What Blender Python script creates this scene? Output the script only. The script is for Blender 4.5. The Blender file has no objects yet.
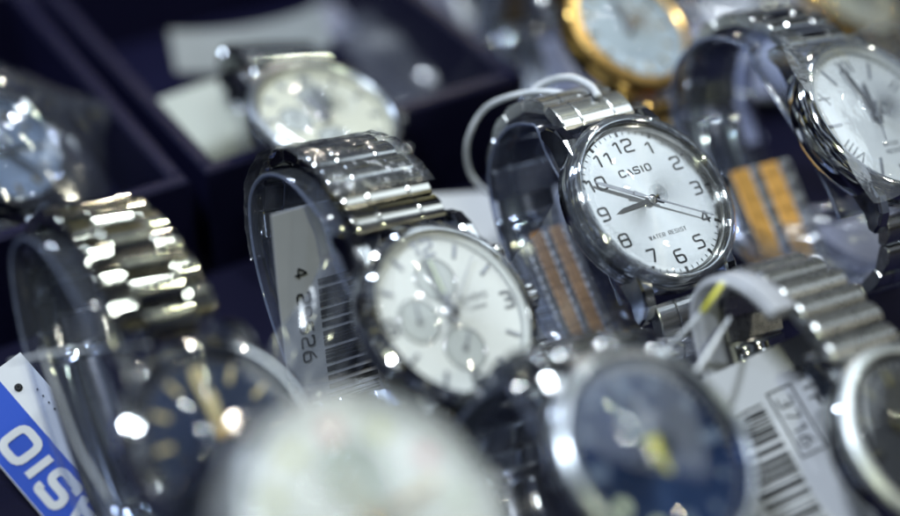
import bpy, math, random
from mathutils import Vector, Matrix
random.seed(7)
PI = math.pi
R = math.radians
SC = bpy.context.scene
COL = SC.collection

# ------------------------------------------------------------------ camera
PITCH = R(36); CAM_H = 0.273; LENS = 73.0; FPX = 900 * LENS / 36.0
cam_d = bpy.data.cameras.new('camera'); cam = bpy.data.objects.new('camera', cam_d); COL.objects.link(cam)
cam.location = (0, 0, CAM_H); cam.rotation_euler = (PI / 2 - PITCH, 0, 0)
cam_d.lens = LENS; cam_d.sensor_width = 36; cam_d.clip_start = 0.01; cam_d.clip_end = 50
cam_d.dof.use_dof = True; cam_d.dof.focus_distance = 0.399; cam_d.dof.aperture_fstop = 3.4
cam_d.dof.aperture_blades = 0
SC.camera = cam
RGT = Vector((1, 0, 0)); CUP = Vector((0, math.sin(PITCH), math.cos(PITCH))); BCK = Vector((0, -math.cos(PITCH), math.sin(PITCH)))
CAMP = Vector((0, 0, CAM_H))
def cdir(v): return RGT * v[0] + CUP * v[1] + BCK * v[2]
def at(px, py, d): return CAMP + RGT * ((px - 450) / FPX * d) + CUP * ((258 - py) / FPX * d) - BCK * d
def at_z(px, py, z):
    r = at(px, py, 1.0) - CAMP
    return CAMP + r * ((z - CAM_H) / r.z)

# ------------------------------------------------------------------ world: dim shop surroundings
w = bpy.data.worlds.new('World'); SC.world = w; w.use_nodes = True
nt = w.node_tree; bg = nt.nodes['Background']
tc = nt.nodes.new('ShaderNodeTexCoord')
n1 = nt.nodes.new('ShaderNodeTexNoise'); n1.inputs['Scale'].default_value = 4.5; n1.inputs['Detail'].default_value = 2.0
r1 = nt.nodes.new('ShaderNodeValToRGB'); e = r1.color_ramp.elements
e[0].position = .45; e[0].color = (.004, .005, .014, 1); e[1].position = .74; e[1].color = (.9, 1.05, 1.25, 1)
m_ = e.new(.54) if hasattr(e, 'new') else None
m_.color = (.03, .038, .085, 1)
n2 = nt.nodes.new('ShaderNodeTexNoise'); n2.inputs['Scale'].default_value = 9.0; n2.inputs['Detail'].default_value = 1.0
r2 = nt.nodes.new('ShaderNodeValToRGB'); e2 = r2.color_ramp.elements
e2[0].position = .63; e2[0].color = (0, 0, 0, 1); e2[1].position = .72; e2[1].color = (.8, .72, .16, 1)
ad = nt.nodes.new('ShaderNodeMixRGB'); ad.blend_type = 'ADD'; ad.inputs[0].default_value = 1
L = nt.links
L.new(tc.outputs['Generated'], n1.inputs['Vector']); L.new(tc.outputs['Generated'], n2.inputs['Vector'])
L.new(n1.outputs['Fac'], r1.inputs[0]); L.new(n2.outputs['Fac'], r2.inputs[0])
L.new(r1.outputs[0], ad.inputs[1]); L.new(r2.outputs[0], ad.inputs[2]); L.new(ad.outputs[0], bg.inputs['Color'])
bg.inputs['Strength'].default_value = 0.42

# ------------------------------------------------------------------ lamps of the shop, and one added fill
FOC = at(560, 260, .40)
def area(direction, dist, sx, sy, power, color):
    l = bpy.data.lights.new('area_lamp', 'AREA'); l.shape = 'RECTANGLE'; l.size = sx; l.size_y = sy
    l.energy = power; l.color = color
    o = bpy.data.objects.new('area_lamp', l); COL.objects.link(o)
    d = Vector(direction).normalized(); o.location = FOC + d * dist
    o.rotation_euler = d.to_track_quat('Z', 'Y').to_euler()
    return o
area((-.35, -.25, 1), 1.0, .05, .20, 6.0, (.86, .95, 1.0))
area((.10, .22, 1.1), 1.1, .05, .05, 2.6, (.90, .97, 1.0))
area((.25, .75, 1), 1.1, .12, .03, 1.5, (.84, .94, 1.0))
area((-.9, .5, .75), 1.0, .05, .18, 1.8, (.70, .82, 1.0))
area((1.15, -.25, .62), 1.0, .04, .04, 1.4, (1.0, .95, .72))
area((.15, -.8, .9), 1.1, .04, .04, 1.6, (.95, 1.0, .66))
area((-.1, 1.2, .55), 1.2, .03, .03, 1.2, (1.0, .90, .75))
area((.62, .62, 1.15), 1.2, .03, .03, 1.0, (.95, 1.0, .75))
area((.72, .30, .66), 1.3, .32, .32, .80, (.82, .93, 1.0))  # added soft fill in the dials' mirror direction, for sheen and haze

SC.view_settings.view_transform = 'Standard'; SC.view_settings.look = 'None'
SC.view_settings.exposure = 0.28; SC.view_settings.gamma = 1.0
SC.render.engine = 'CYCLES'
SC.cycles.use_denoising = True
SC.cycles.max_bounces = 14; SC.cycles.transparent_max_bounces = 40
SC.cycles.sample_clamp_indirect = 6
SC.cycles.caustics_reflective = False; SC.cycles.caustics_refractive = False

# ------------------------------------------------------------------ materials
MATS = {}
def base_mat(name):
    m = bpy.data.materials.new(name); m.use_nodes = True
    MATS[name] = m
    return m, m.node_tree.nodes, m.node_tree.links
def pm(name, color, metal=0., rough=.4, rvar=.1, nscale=300., bump=0., aniso=0., cvar=.0, coat=0., spec=None, stretch=(1, 1, 1), emit=None):
    m, N, K = base_mat(name)
    b = N['Principled BSDF']
    b.inputs['Base Color'].default_value = (*color, 1); b.inputs['Metallic'].default_value = metal
    b.inputs['Roughness'].default_value = rough
    if coat: b.inputs['Coat Weight'].default_value = coat; b.inputs['Coat Roughness'].default_value = .05
    if spec is not None: b.inputs['Specular IOR Level'].default_value = spec
    t = N.new('ShaderNodeTexCoord'); mp = N.new('ShaderNodeMapping'); mp.inputs['Scale'].default_value = stretch
    no = N.new('ShaderNodeTexNoise'); no.inputs['Scale'].default_value = nscale; no.inputs['Detail'].default_value = 4
    K.new(t.outputs['Object'], mp.inputs[0]); K.new(mp.outputs[0], no.inputs['Vector'])
    mr = N.new('ShaderNodeMapRange'); mr.inputs['To Min'].default_value = max(.01, rough - rvar); mr.inputs['To Max'].default_value = rough + rvar
    K.new(no.outputs['Fac'], mr.inputs['Value']); K.new(mr.outputs[0], b.inputs['Roughness'])
    if cvar:
        mx = N.new('ShaderNodeMixRGB'); mx.inputs[1].default_value = (*[c * (1 - cvar) for c in color], 1)
        mx.inputs[2].default_value = (*[min(1, c * (1 + cvar)) for c in color], 1)
        K.new(no.outputs['Fac'], mx.inputs[0]); K.new(mx.outputs[0], b.inputs['Base Color'])
    if bump:
        bp = N.new('ShaderNodeBump'); bp.inputs['Strength'].default_value = bump; bp.inputs['Distance'].default_value = .0003
        K.new(no.outputs['Fac'], bp.inputs['Height']); K.new(bp.outputs[0], b.inputs['Normal'])
    if aniso:
        b.inputs['Anisotropic'].default_value = aniso
    return m
def clear(name, tint=(.93, .95, .99), haze=.06, rough=.04, ior=1.45, bump=.15, nscale=120., hcol=(.75, .82, .95)):
    m, N, K = base_mat(name)
    N.remove(N['Principled BSDF']); out = N['Material Output']
    tr = N.new('ShaderNodeBsdfTransparent'); tr.inputs[0].default_value = (*tint, 1)
    gl = N.new('ShaderNodeBsdfGlossy'); gl.inputs['Roughness'].default_value = rough
    df = N.new('ShaderNodeBsdfDiffuse'); df.inputs[0].default_value = (*hcol, 1)
    lw = N.new('ShaderNodeLayerWeight'); pw = N.new('ShaderNodeMath'); pw.operation = 'POWER'; pw.inputs[1].default_value = 4.
    K.new(lw.outputs['Facing'], pw.inputs[0]); f0 = 1.6 * ((ior - 1) / (ior + 1)) ** 2
    fr = N.new('ShaderNodeMapRange'); fr.inputs['To Min'].default_value = f0; fr.inputs['To Max'].default_value = .95; K.new(pw.outputs[0], fr.inputs['Value'])
    sn = N.new('ShaderNodeTexNoise'); sn.inputs['Scale'].default_value = 45; sn.inputs['Detail'].default_value = 6
    sr = N.new('ShaderNodeMapRange'); sr.inputs['From Min'].default_value = .4; sr.inputs['From Max'].default_value = .65; sr.inputs['To Min'].default_value = rough * .6; sr.inputs['To Max'].default_value = rough * 3.5
    K.new(sn.outputs['Fac'], sr.inputs['Value']); K.new(sr.outputs[0], gl.inputs['Roughness'])
    m1 = N.new('ShaderNodeMixShader'); m2 = N.new('ShaderNodeMixShader')
    no = N.new('ShaderNodeTexNoise'); no.inputs['Scale'].default_value = nscale; no.inputs['Detail'].default_value = 3
    t = N.new('ShaderNodeTexCoord'); K.new(t.outputs['Object'], no.inputs['Vector']); K.new(t.outputs['Object'], sn.inputs['Vector'])
    bp = N.new('ShaderNodeBump'); bp.inputs['Strength'].default_value = bump; bp.inputs['Distance'].default_value = .0008
    K.new(no.outputs['Fac'], bp.inputs['Height']); K.new(bp.outputs[0], gl.inputs['Normal']); K.new(bp.outputs[0], lw.inputs['Normal'])
    mr = N.new('ShaderNodeMapRange'); mr.inputs['To Min'].default_value = haze * .3; mr.inputs['To Max'].default_value = haze * 1.7
    K.new(no.outputs['Fac'], mr.inputs['Value'])
    K.new(mr.outputs[0], m1.inputs[0]); K.new(tr.outputs[0], m1.inputs[1]); K.new(df.outputs[0], m1.inputs[2])
    K.new(fr.outputs[0], m2.inputs[0]); K.new(m1.outputs[0], m2.inputs[1]); K.new(gl.outputs[0], m2.inputs[2])
    K.new(m2.outputs[0], out.inputs['Surface'])
    return m
def radial_metal(name, color, rough=.27, aniso=.88, metal=1.):
    m = pm(name, color, metal, rough, .03, 400)
    N = m.node_tree.nodes; K = m.node_tree.links; b = N['Principled BSDF']
    tg = N.new('ShaderNodeTangent'); tg.direction_type = 'RADIAL'; tg.axis = 'Z'
    b.inputs['Anisotropic'].default_value = aniso; b.inputs['Anisotropic Rotation'].default_value = .25
    K.new(tg.outputs[0], b.inputs['Tangent'])
    # hair-fine spokes
    t = N.new('ShaderNodeTexCoord'); sx = N.new('ShaderNodeSeparateXYZ'); K.new(t.outputs['Object'], sx.inputs[0])
    a = N.new('ShaderNodeMath'); a.operation = 'ARCTAN2'; K.new(sx.outputs[1], a.inputs[0]); K.new(sx.outputs[0], a.inputs[1])
    n = N.new('ShaderNodeTexNoise'); n.noise_dimensions = '1D'; n.inputs['Scale'].default_value = 40; n.inputs['Detail'].default_value = 5
    K.new(a.outputs[0], n.inputs['W'])
    mr = N.new('ShaderNodeMapRange'); mr.inputs['To Min'].default_value = rough - .02; mr.inputs['To Max'].default_value = rough + .02
    K.new(n.outputs['Fac'], mr.inputs['Value']); K.new(mr.outputs[0], b.inputs['Roughness'])
    return m
steel = pm('polished_steel', (.62, .64, .66), 1, .085, .05, 260, bump=.03)
brushed = pm('brushed_steel', (.52, .54, .56), 1, .20, .08, 500, bump=.12, stretch=(.15, 3, 3))
smoky = pm('smoky_steel', (.44, .44, .38), 1, .07, .04, 260, bump=.04)
dark_mirror = pm('dark_mirror_steel', (.36, .36, .34), 1, .08, .04, 260, bump=.04)
dull_gold_reflection = pm('dull_gold_reflection', (.36, .20, .09), .8, .5, .06, 300)  # amber reflection in the cuff, put into a gold colour
soft_steel = pm('soft_steel', (.46, .50, .56), 1, .30, .06, 300)
bright_brushed = pm('bright_brushed_steel', (.70, .72, .74), 1, .24, .06, 500, bump=.1, stretch=(.15, 3, 3))
frost_steel = pm('frosted_steel', (.60, .64, .68), 1, .42, .06, 300)
soft_gold_reflection = pm('soft_gold_reflection', (.74, .41, .12), .85, .45, .05, 300)  # brighter amber reflection colour for the right-hand strips
satin_gold = pm('satin_gold', (.90, .56, .19), .95, .30, .08, 500, bump=.1)
satin = pm('satin_steel', (.48, .49, .50), 1, .28, .08, 500, bump=.1)
dark_steel = pm('dark_grey_steel', (.30, .31, .34), 1, .30, .10, 300, bump=.05)  # dark grey steel of hands, bracelet cores and the corner watch
gold = pm('gold_plating', (.88, .56, .17), 1, .16, .07, 300, bump=.04)
white_dial = pm('white_dial', (.78, .80, .80), 0, .35, .05, 200)
warm_dial = pm('warm_white_dial', (.88, .87, .82), 0, .4, .05, 200)
cream_dial = pm('cream_dial', (.72, .72, .62), 0, .4, .05, 200)
pale_dial = pm('pale_blue_dial', (.44, .52, .60), 0, .4, .05, 200)
sun_silver = radial_metal('sunburst_silver', (.47, .48, .475), .17, .95, .88)
sun_blue = radial_metal('sunburst_blue', (.020, .040, .105), .36, .75)
sun_navy = radial_metal('sunburst_navy', (.05, .068, .125), .35, .7)
black_dial = pm('black_dial', (.02, .022, .028), 0, .3, .05, 200)
subdial_mat = pm('subdial_grey', (.52, .55, .55), .15, .3, .05, 900)
ink = pm('black_print', (.008, .009, .013), 0, .5, .05, 400, spec=.2)
grey_ink = pm('grey_print', (.13, .14, .16), .1, .4, .05, 400)
lume = pm('pale_lume', (.62, .70, .50), 0, .5, .05, 400)
yellow = pm('yellow_lume', (.62, .60, .08), 0, .45, .05, 400)
orange = pm('gold_marker', (.95, .62, .16), .6, .3, .05, 400)
pale_gold = pm('pale_gold', (.74, .63, .36), .5, .35, .05, 400)
red_ink = pm('pink_print', (.75, .25, .25), 0, .5, .05, 300)
green_ink = pm('green_print', (.42, .48, .40), 0, .5, .05, 300)
crystal_m = clear('crystal', (.985, .99, 1), .002, .01, 1.36, .02, 60)
cuff_m = clear('clear_plastic', (.86, .89, .97), .022, .05, 1.42, .35, 90)
rim_m = clear('clear_plastic_edge', (.72, .77, .90), .10, .08, 1.55, .3, 200, (.66, .74, .95))
milky_m = clear('milky_plastic', (.50, .52, .58), .92, .15, 1.4, .2, 60, (.44, .46, .53))
wrap_m = clear('glossy_wrap', (.80, .83, .90), .02, .06, 1.6, .8, 110)
tight_m = clear('tight_film', (.97, .98, 1), .03, .05, 1.4, .25, 150)
film_m = clear('clinging_film', (.97, .98, 1), .025, .06, 1.45, .8, 260)
bag_m = clear('bag_film', (.88, .90, .95), .06, .12, 1.5, 1.0, 70, (.60, .64, .78))
insert_m = pm('grey_paper', (.20, .22, .24), 0, .6, .05, 120, cvar=.3)
card_m = pm('white_card', (.50, .52, .58), 0, .55, .05, 200, bump=.05, cvar=.05)
blue_card = pm('blue_card', (.006, .055, .42), 0, .55, .05, 200, spec=.2)
slate = pm('slate_blue', (.10, .14, .22), 0, .5, .05, 300)
navy_box = pm('navy_leatherette', (.006, .006, .026), 0, .42, .14, 900, bump=.6, spec=.16, cvar=.4)
cushion_m = pm('cream_cushion', (.42, .45, .43), 0, .7, .05, 700, bump=.15, cvar=.05)
nylon = clear('white_nylon', (.55, .6, .66), .75, .2, 1.45, .1, 100, (.82, .86, .95))
table_m = pm('display_cloth', (.006, .006, .022), 0, .8, .1, 900, bump=.4, cvar=.3, spec=.1)
navy_card = pm('navy_card', (.006, .02, .12), 0, .5, .05, 200)
lilac_card = pm('lilac_card', (.30, .31, .42), 0, .5, .05, 200, cvar=.1)

# ------------------------------------------------------------------ mesh helpers (coordinates in mm, built in metres)
class MB:
    def __init__(s): s.v = []; s.f = []; s.m = []; s.sm = []
    def add(s, vs, fs, mi=0, smooth=False):
        o = len(s.v); s.v += [tuple(x) for x in vs]
        for f in fs: s.f.append([i + o for i in f]); s.m.append(mi); s.sm.append(smooth)
    def build(s, name, mats, parent=None, off=None, k=.001):
        me = bpy.data.meshes.new(name); me.from_pydata([(a * k, b * k, c * k) for a, b, c in s.v], [], s.f)
        if not isinstance(mats, (list, tuple)): mats = [mats]
        for m in mats: me.materials.append(m)
        for p, mi, sm in zip(me.polygons, s.m, s.sm): p.material_index = mi; p.use_smooth = sm
        me.update()
        o = bpy.data.objects.new(name, me); COL.objects.link(o)
        if parent: o.parent = parent
        if off is not None: o.location = off
        return o
    def prism(s, prof, x0, x1, ch=.3, mi=0, mat=None, axis='x'):
        """closed (a,b) profile extruded between x0 and x1, ends chamfered by ch"""
        ca = sum(p[0] for p in prof) / len(prof); cb = sum(p[1] for p in prof) / len(prof)
        def ins(p):
            da, db = p[0] - ca, p[1] - cb; l = math.hypot(da, db) or 1
            q = max(0, l - ch) / l
            return (ca + da * q, cb + db * q)
        n = len(prof); vs = []
        for x, pf in ((x0, [ins(p) for p in prof]), (x0 + ch, prof), (x1 - ch, prof), (x1, [ins(p) for p in prof])):
            for a, b in pf: vs.append((x, a, b))
        if mat: vs = [mat(v) for v in vs]
        fs = []
        for r in range(3):
            for i in range(n):
                j = (i + 1) % n; fs.append([r * n + i, r * n + j, (r + 1) * n + j, (r + 1) * n + i])
        fs.append(list(range(n))[::-1]); fs.append([3 * n + i for i in range(n)])
        s.add(vs, fs, mi)
    def lathe(s, prof, seg=96, mi=0, mod=None, closed=True, smooth=True, c=(0, 0)):
        n = len(prof); vs = []
        for k in range(seg):
            a = 2 * PI * k / seg
            for q, (r, z) in enumerate(prof):
                rr = r * (mod(a, q) if mod else 1)
                vs.append((c[0] + rr * math.cos(a), c[1] + rr * math.sin(a), z))
        fs = []
        for k in range(seg):
            k2 = (k + 1) % seg
            for i in range(n if closed else n - 1):
                j = (i + 1) % n
                fs.append([k * n + i, k2 * n + i, k2 * n + j, k * n + j])
        s.add(vs, fs, mi, smooth)
    def disc(s, r, z0, z1, seg=96, mi=0, c=(0, 0)):
        vs = [(c[0] + r * math.cos(2 * PI * k / seg), c[1] + r * math.sin(2 * PI * k / seg), z) for z in (z0, z1) for k in range(seg)]
        fs = [[k, (k + 1) % seg, seg + (k + 1) % seg, seg + k] for k in range(seg)]
        fs += [[seg + k for k in range(seg)], list(range(seg))[::-1]]
        s.add(vs, fs, mi)
    def box(s, c, sz, mi=0, rot=0.):
        x, y, z = [q / 2 for q in sz]; cr, sr = math.cos(rot), math.sin(rot); vs = []
        for dx in (-x, x):
            for dy in (-y, y):
                for dz in (-z, z): vs.append((c[0] + dx * cr - dy * sr, c[1] + dx * sr + dy * cr, c[2] + dz))
        s.add(vs, [[0, 1, 3, 2], [4, 6, 7, 5], [0, 4, 5, 1], [2, 3, 7, 6], [0, 2, 6, 4], [1, 5, 7, 3]], mi)
    def tube(s, pts, r, seg=8, mi=0, k=1.):
        P = [Vector(p) for p in pts]; n = len(P); vs = []; up = Vector((.3, .2, 1)).normalized()
        for i in range(n):
            t = (P[min(i + 1, n - 1)] - P[max(i - 1, 0)]).normalized()
            a = t.cross(up).normalized(); b = a.cross(t)
            rr = r(i / (n - 1)) if callable(r) else r
            for q in range(seg):
                an = 2 * PI * q / seg; vs.append(P[i] + a * math.cos(an) * rr + b * math.sin(an) * rr)
        fs = [[i * seg + q, i * seg + (q + 1) % seg, (i + 1) * seg + (q + 1) % seg, (i + 1) * seg + q] for i in range(n - 1) for q in range(seg)]
        fs += [list(range(seg))[::-1], [(n - 1) * seg + q for q in range(seg)]]
        s.add(vs, fs, mi, True)
    def ribbon(s, pts, t, z, h=.06, closed=False, mi=0):
        """flat mitred stroke with thickness h"""
        P = [Vector(p).to_2d() if len(p) == 3 else Vector(p) for p in pts]
        n = len(P); Lf = []; Rt = []
        for i in range(n):
            a = P[i] - P[i - 1] if (i > 0 or closed) else P[1] - P[0]
            b = P[(i + 1) % n] - P[i] if (i < n - 1 or closed) else P[-1] - P[-2]
            a.normalize(); b.normalize()
            na = Vector((-a.y, a.x)); nb = Vector((-b.y, b.x)); m = na + nb
            if m.length < .2: m = na.copy()
            m.normalize(); q = t / 2 / max(.45, m.dot(na))
            Lf.append(P[i] + m * q); Rt.append(P[i] - m * q)
        vs = [(p.x, p.y, z) for p in Lf] + [(p.x, p.y, z) for p in Rt] + [(p.x, p.y, z - h) for p in Lf] + [(p.x, p.y, z - h) for p in Rt]
        fs = []
        for i in range(n if closed else n - 1):
            j = (i + 1) % n
            fs += [[i, n + i, n + j, j], [i, j, 2 * n + j, 2 * n + i], [n + i, 3 * n + i, 3 * n + j, n + j]]
        if not closed: fs += [[0, 2 * n, 3 * n, n], [n - 1, 2 * n - 1, 4 * n - 1, 3 * n - 1]]
        s.add(vs, fs, mi)

def rnd_poly(pts, r, closed=False, st=4):
    P = [Vector(p) for p in pts]; n = len(P); out = []
    for i in range(n):
        if not closed and i in (0, n - 1): out.append(P[i]); continue
        a, b, c = P[i - 1], P[i], P[(i + 1) % n]
        ra = min(r, (a - b).length * .48, (c - b).length * .48)
        p0 = b + (a - b).normalized() * ra; p2 = b + (c - b).normalized() * ra
        for k in range(st + 1):
            u = k / st; out.append(p0 * (1 - u) ** 2 + b * 2 * u * (1 - u) + p2 * u * u)
    return out
H = 1.4
GL = {'0': [('c', (0, 0), (1, 0), (1, H), (0, H))], '1': [(( .1, 1.1), (.6, H), (.6, 0))],
 '2': [((0, 1.15), (0, H), (1, H), (1, .72), (0, .6), (0, 0), (1.05, 0))], '3': [((0, H), (1, H), (1, 0), (0, 0)), ((.3, .72), (.95, .72))],
 '4': [((.75, 0), (.75, H), (0, .4), (1.1, .4))], '5': [((1, H), (.05, H), (.05, .8), (1, .8), (1, 0), (0, 0))],
 '6': [((.95, H), (0, H), (0, 0), (1, 0), (1, .78), (.05, .78))], '7': [((0, H), (1, H), (.4, 0))],
 '8': [('c', (0, 0), (1, 0), (1, H), (0, H)), ((.05, .74), (.95, .74))], '9': [((.05, 0), (1, 0), (1, H), (0, H), (0, .62), (.95, .62))],
 'A': [((0, 0), (.5, H), (1, 0)), ((.2, .42), (.8, .42))], 'C': [((1, 1.1), (1, H), (0, H), (0, 0), (1, 0), (1, .3))],
 'S': [((1, 1.1), (1, H), (0, H), (0, .7), (1, .7), (1, 0), (0, 0), (0, .3))], 'I': [((.2, 0), (.2, H))],
 'O': [('c', (0, 0), (1, 0), (1, H), (0, H))], 'W': [((0, H), (.25, 0), (.5, H), (.75, 0), (1, H))], 'T': [((0, H), (1, H)), ((.5, H), (.5, 0))],
 'E': [((1, H), (0, H), (0, 0), (1, 0)), ((.05, .7), (.9, .7))], 'R': [((0, 0), (0, H), (1, H), (1, .65), (.05, .65)), ((.5, .6), (1, 0))],
 'D': [('c', (0, 0), (.9, 0), (1, .3), (1, 1.1), (.9, H), (0, H))], '-': [((.1, .7), (.9, .7))], 'M': [((0, 0), (0, H), (.5, .5), (1, H), (1, 0))],
 'P': [((0, 0), (0, H), (1, H), (1, .65), (.05, .65))], 'X': [((0, 0), (1, H)), ((0, H), (1, 0))], 'V': [((0, H), (.5, 0), (1, H))],
 'L': [((0, H), (0, 0), (1, 0))], 'Z': [((0, H), (1, H), (0, 0), (1, 0))], '#': [((0, H), (1, H), (1, 0), (0, 0)), ((.45, .72), (.95, .72))], '&': [((.85, H), (.2, 1.05), (0, .6), (0, 0), (1, 0), (1, .78), (.05, .78))], 'Q': [('c', (0, 0), (1, 0), (1, H), (0, H)), ((.6, .4), (1.1, -.1))],
 'U': [((0, H), (0, 0), (1, 0), (1, H))], 'H': [((0, 0), (0, H)), ((1, 0), (1, H)), ((0, .7), (1, .7))], 'N': [((0, 0), (0, H), (1, 0), (1, H))]}
def text(mb, s, cx, cy, h, t=.2, z=.1, rot=0., wd=1., gap=.42, rr=.28, th=.06, mi=0):
    k = h / H; adv = []
    for c in s: adv.append({'I': .4, '1': .85, ' ': .7}.get(c, 1.) * wd)
    tot = sum(adv) + gap * (len(s) - 1); x = -tot / 2; cr, sr = math.cos(rot), math.sin(rot)
    for c, a in zip(s, adv):
        for q, stt in enumerate(GL.get(c, [])):
            cl = stt[0] == 'c'; pts = stt[1:] if cl else stt
            loc = [((x + p[0] * wd) * k, (p[1] - H / 2) * k) for p in pts]
            loc = rnd_poly(loc, rr * k, cl)
            loc = [(cx + p.x * cr - p.y * sr, cy + p.x * sr + p.y * cr) for p in loc]
            mb.ribbon(loc, t * k, z + .012 * q, th, cl, mi)
        x += a + gap
def crom(ctrl, n=16):
    P = [Vector(c) for c in ctrl]; P = [P[0] * 2 - P[1]] + P + [P[-1] * 2 - P[-2]]; out = []
    for i in range(1, len(P) - 2):
        for k in range(n):
            t = k / n; a, b, c, d = P[i - 1:i + 3]
            out.append(.5 * ((2 * b) + (c - a) * t + (2 * a - 5 * b + 4 * c - d) * t * t + (3 * b - a - 3 * c + d) * t ** 3))
    out.append(P[-2]); return out
class Path:
    def __init__(s, pts):
        s.p = pts; s.s = [0]
        for i in range(1, len(pts)): s.s.append(s.s[-1] + (pts[i] - pts[i - 1]).length)
        s.L = s.s[-1]
    def at(s, q):
        q = min(max(q, 0), s.L); i = 0
        lo, hi = 0, len(s.s) - 1
        while hi - lo > 1:
            md = (lo + hi) // 2
            if s.s[md] <= q: lo = md
            else: hi = md
        u = (q - s.s[lo]) / max(1e-9, s.s[hi] - s.s[lo]); return s.p[lo].lerp(s.p[hi], u)
    def fr(s, q):
        a = s.at(q - .8); b = s.at(q + .8); t = (b - a).normalized()
        return s.at(q), t, Vector((-t.y, t.x))
def offset(path, d, s0, s1, step=2.):
    out = []; n = max(2, int((s1 - s0) / step))
    for i in range(n + 1):
        p, t, nn = path.fr(s0 + (s1 - s0) * i / n); out.append(p + nn * d)
    return out
def sweep(mb, pts, xa, xb, th, mi=0, mie=None, nx=2, wob=0.):
    """strip of thickness th along a (Y,Z) path; rim faces get mie"""
    pa = Path(pts); n = len(pts); mie = mi if mie is None else mie; rows = []
    for i in range(n):
        p, t, nn = pa.fr(pa.s[i])
        a = xa(i / (n - 1)) if callable(xa) else xa; b = xb(i / (n - 1)) if callable(xb) else xb
        row = []
        for side in (0, 1):
            for k in range(nx):
                x = a + (b - a) * k / (nx - 1)
                wv = wob * math.sin(i * 1.7 + k * 2.3) * math.sin(i * .6 + k * 1.1) if wob else 0
                q = p + nn * (wv + (th / 2 if side == 0 else -th / 2)); row.append((x, q.x, q.y))
        rows.append(row)
    vs = [v for r in rows for v in r]; W = 2 * nx; fa = []; fe = []
    for i in range(n - 1):
        A, B = i * W, (i + 1) * W
        for k in range(nx - 1):
            fa.append([A + k, A + k + 1, B + k + 1, B + k]); fa.append([A + nx + k, B + nx + k, B + nx + k + 1, A + nx + k + 1])
        fe.append([A, B, B + nx, A + nx]); fe.append([A + nx - 1, A + 2 * nx - 1, B + 2 * nx - 1, B + nx - 1])
    for i, rev in ((0, 0), (n - 1, 1)):
        A = i * W
        for k in range(nx - 1): fe.append([A + k, A + nx + k, A + nx + k + 1, A + k + 1])
    o = len(mb.v); mb.add(vs, fa, mi, True)
    for f in fe: mb.f.append([q + o for q in f]); mb.m.append(mie); mb.sm.append(False)

def tag(o, label, cat, group=None, kind=None):
    if label: o['label'] = label
    if cat: o['category'] = cat
    if group: o['group'] = group
    if kind: o['kind'] = kind
    return o
def frame(u3, u12):
    a = cdir(u3).normalized(); b = cdir(u12).normalized(); e_ = a.dot(b) / 2
    x = (a - b * e_).normalized(); y = (b - a * e_).normalized(); z = x.cross(y).normalized(); y = z.cross(x)
    return Matrix((x, y, z)).transposed()

# ------------------------------------------------------------------ watches
P_TALL = [(21, -3.5), (30, -5), (41, -10), (47.5, -17), (49.5, -25), (46.5, -33), (36, -40), (21, -44), (3, -45), (-12, -41), (-23, -31), (-28, -18), (-26, -9), (-21, -4.5)]
P_ROUND = [(21, -3.5), (29, -6.5), (36, -12.5), (39.5, -21), (38, -31), (30, -39), (16, -44), (2, -45), (-12, -41.5), (-23, -33), (-29.5, -22), (-28.5, -12), (-21, -4.5)]
U3 = (.755, .245, -.61); U12 = (-.36, .86, -.36)

P_BACK = [(21, -3.5), (25, -8.5), (26.5, -17), (26, -27), (22, -36), (12, -42), (0, -44), (-12, -41.5), (-23, -33), (-28, -22), (-27, -12), (-21, -4.5)]
P_FRONT = [(18, -6.5), (19.5, -12), (20, -19), (20, -27), (18, -36), (12, -42), (0, -44), (-10, -41.5), (-17, -33), (-19, -22), (-19.5, -12), (-18, -6.5)]
P_MAIN = [(20.5, -3.5), (26.5, -5.2), (31, -10), (33.2, -17), (32.2, -25), (27, -33), (15, -39), (2, -41), (-13, -40), (-25, -35.5), (-32.5, -27.5), (-34.5, -18.5), (-31.8, -11), (-26.5, -6.5), (-20.5, -4.2)]
def link_prof(l, t, bul=.85):
    a = l / 2; pts = []
    for k in range(11):
        u = -a + l * k / 10; pts.append((u, t / 2 + bul * (1 - (u / a) ** 2) - .12 * (abs(u) > a * .95)))
    pts += [(a, -t / 2 + .3), (a - .3, -t / 2), (-a + .3, -t / 2), (-a, -t / 2 + .3)]
    return pts

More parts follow.
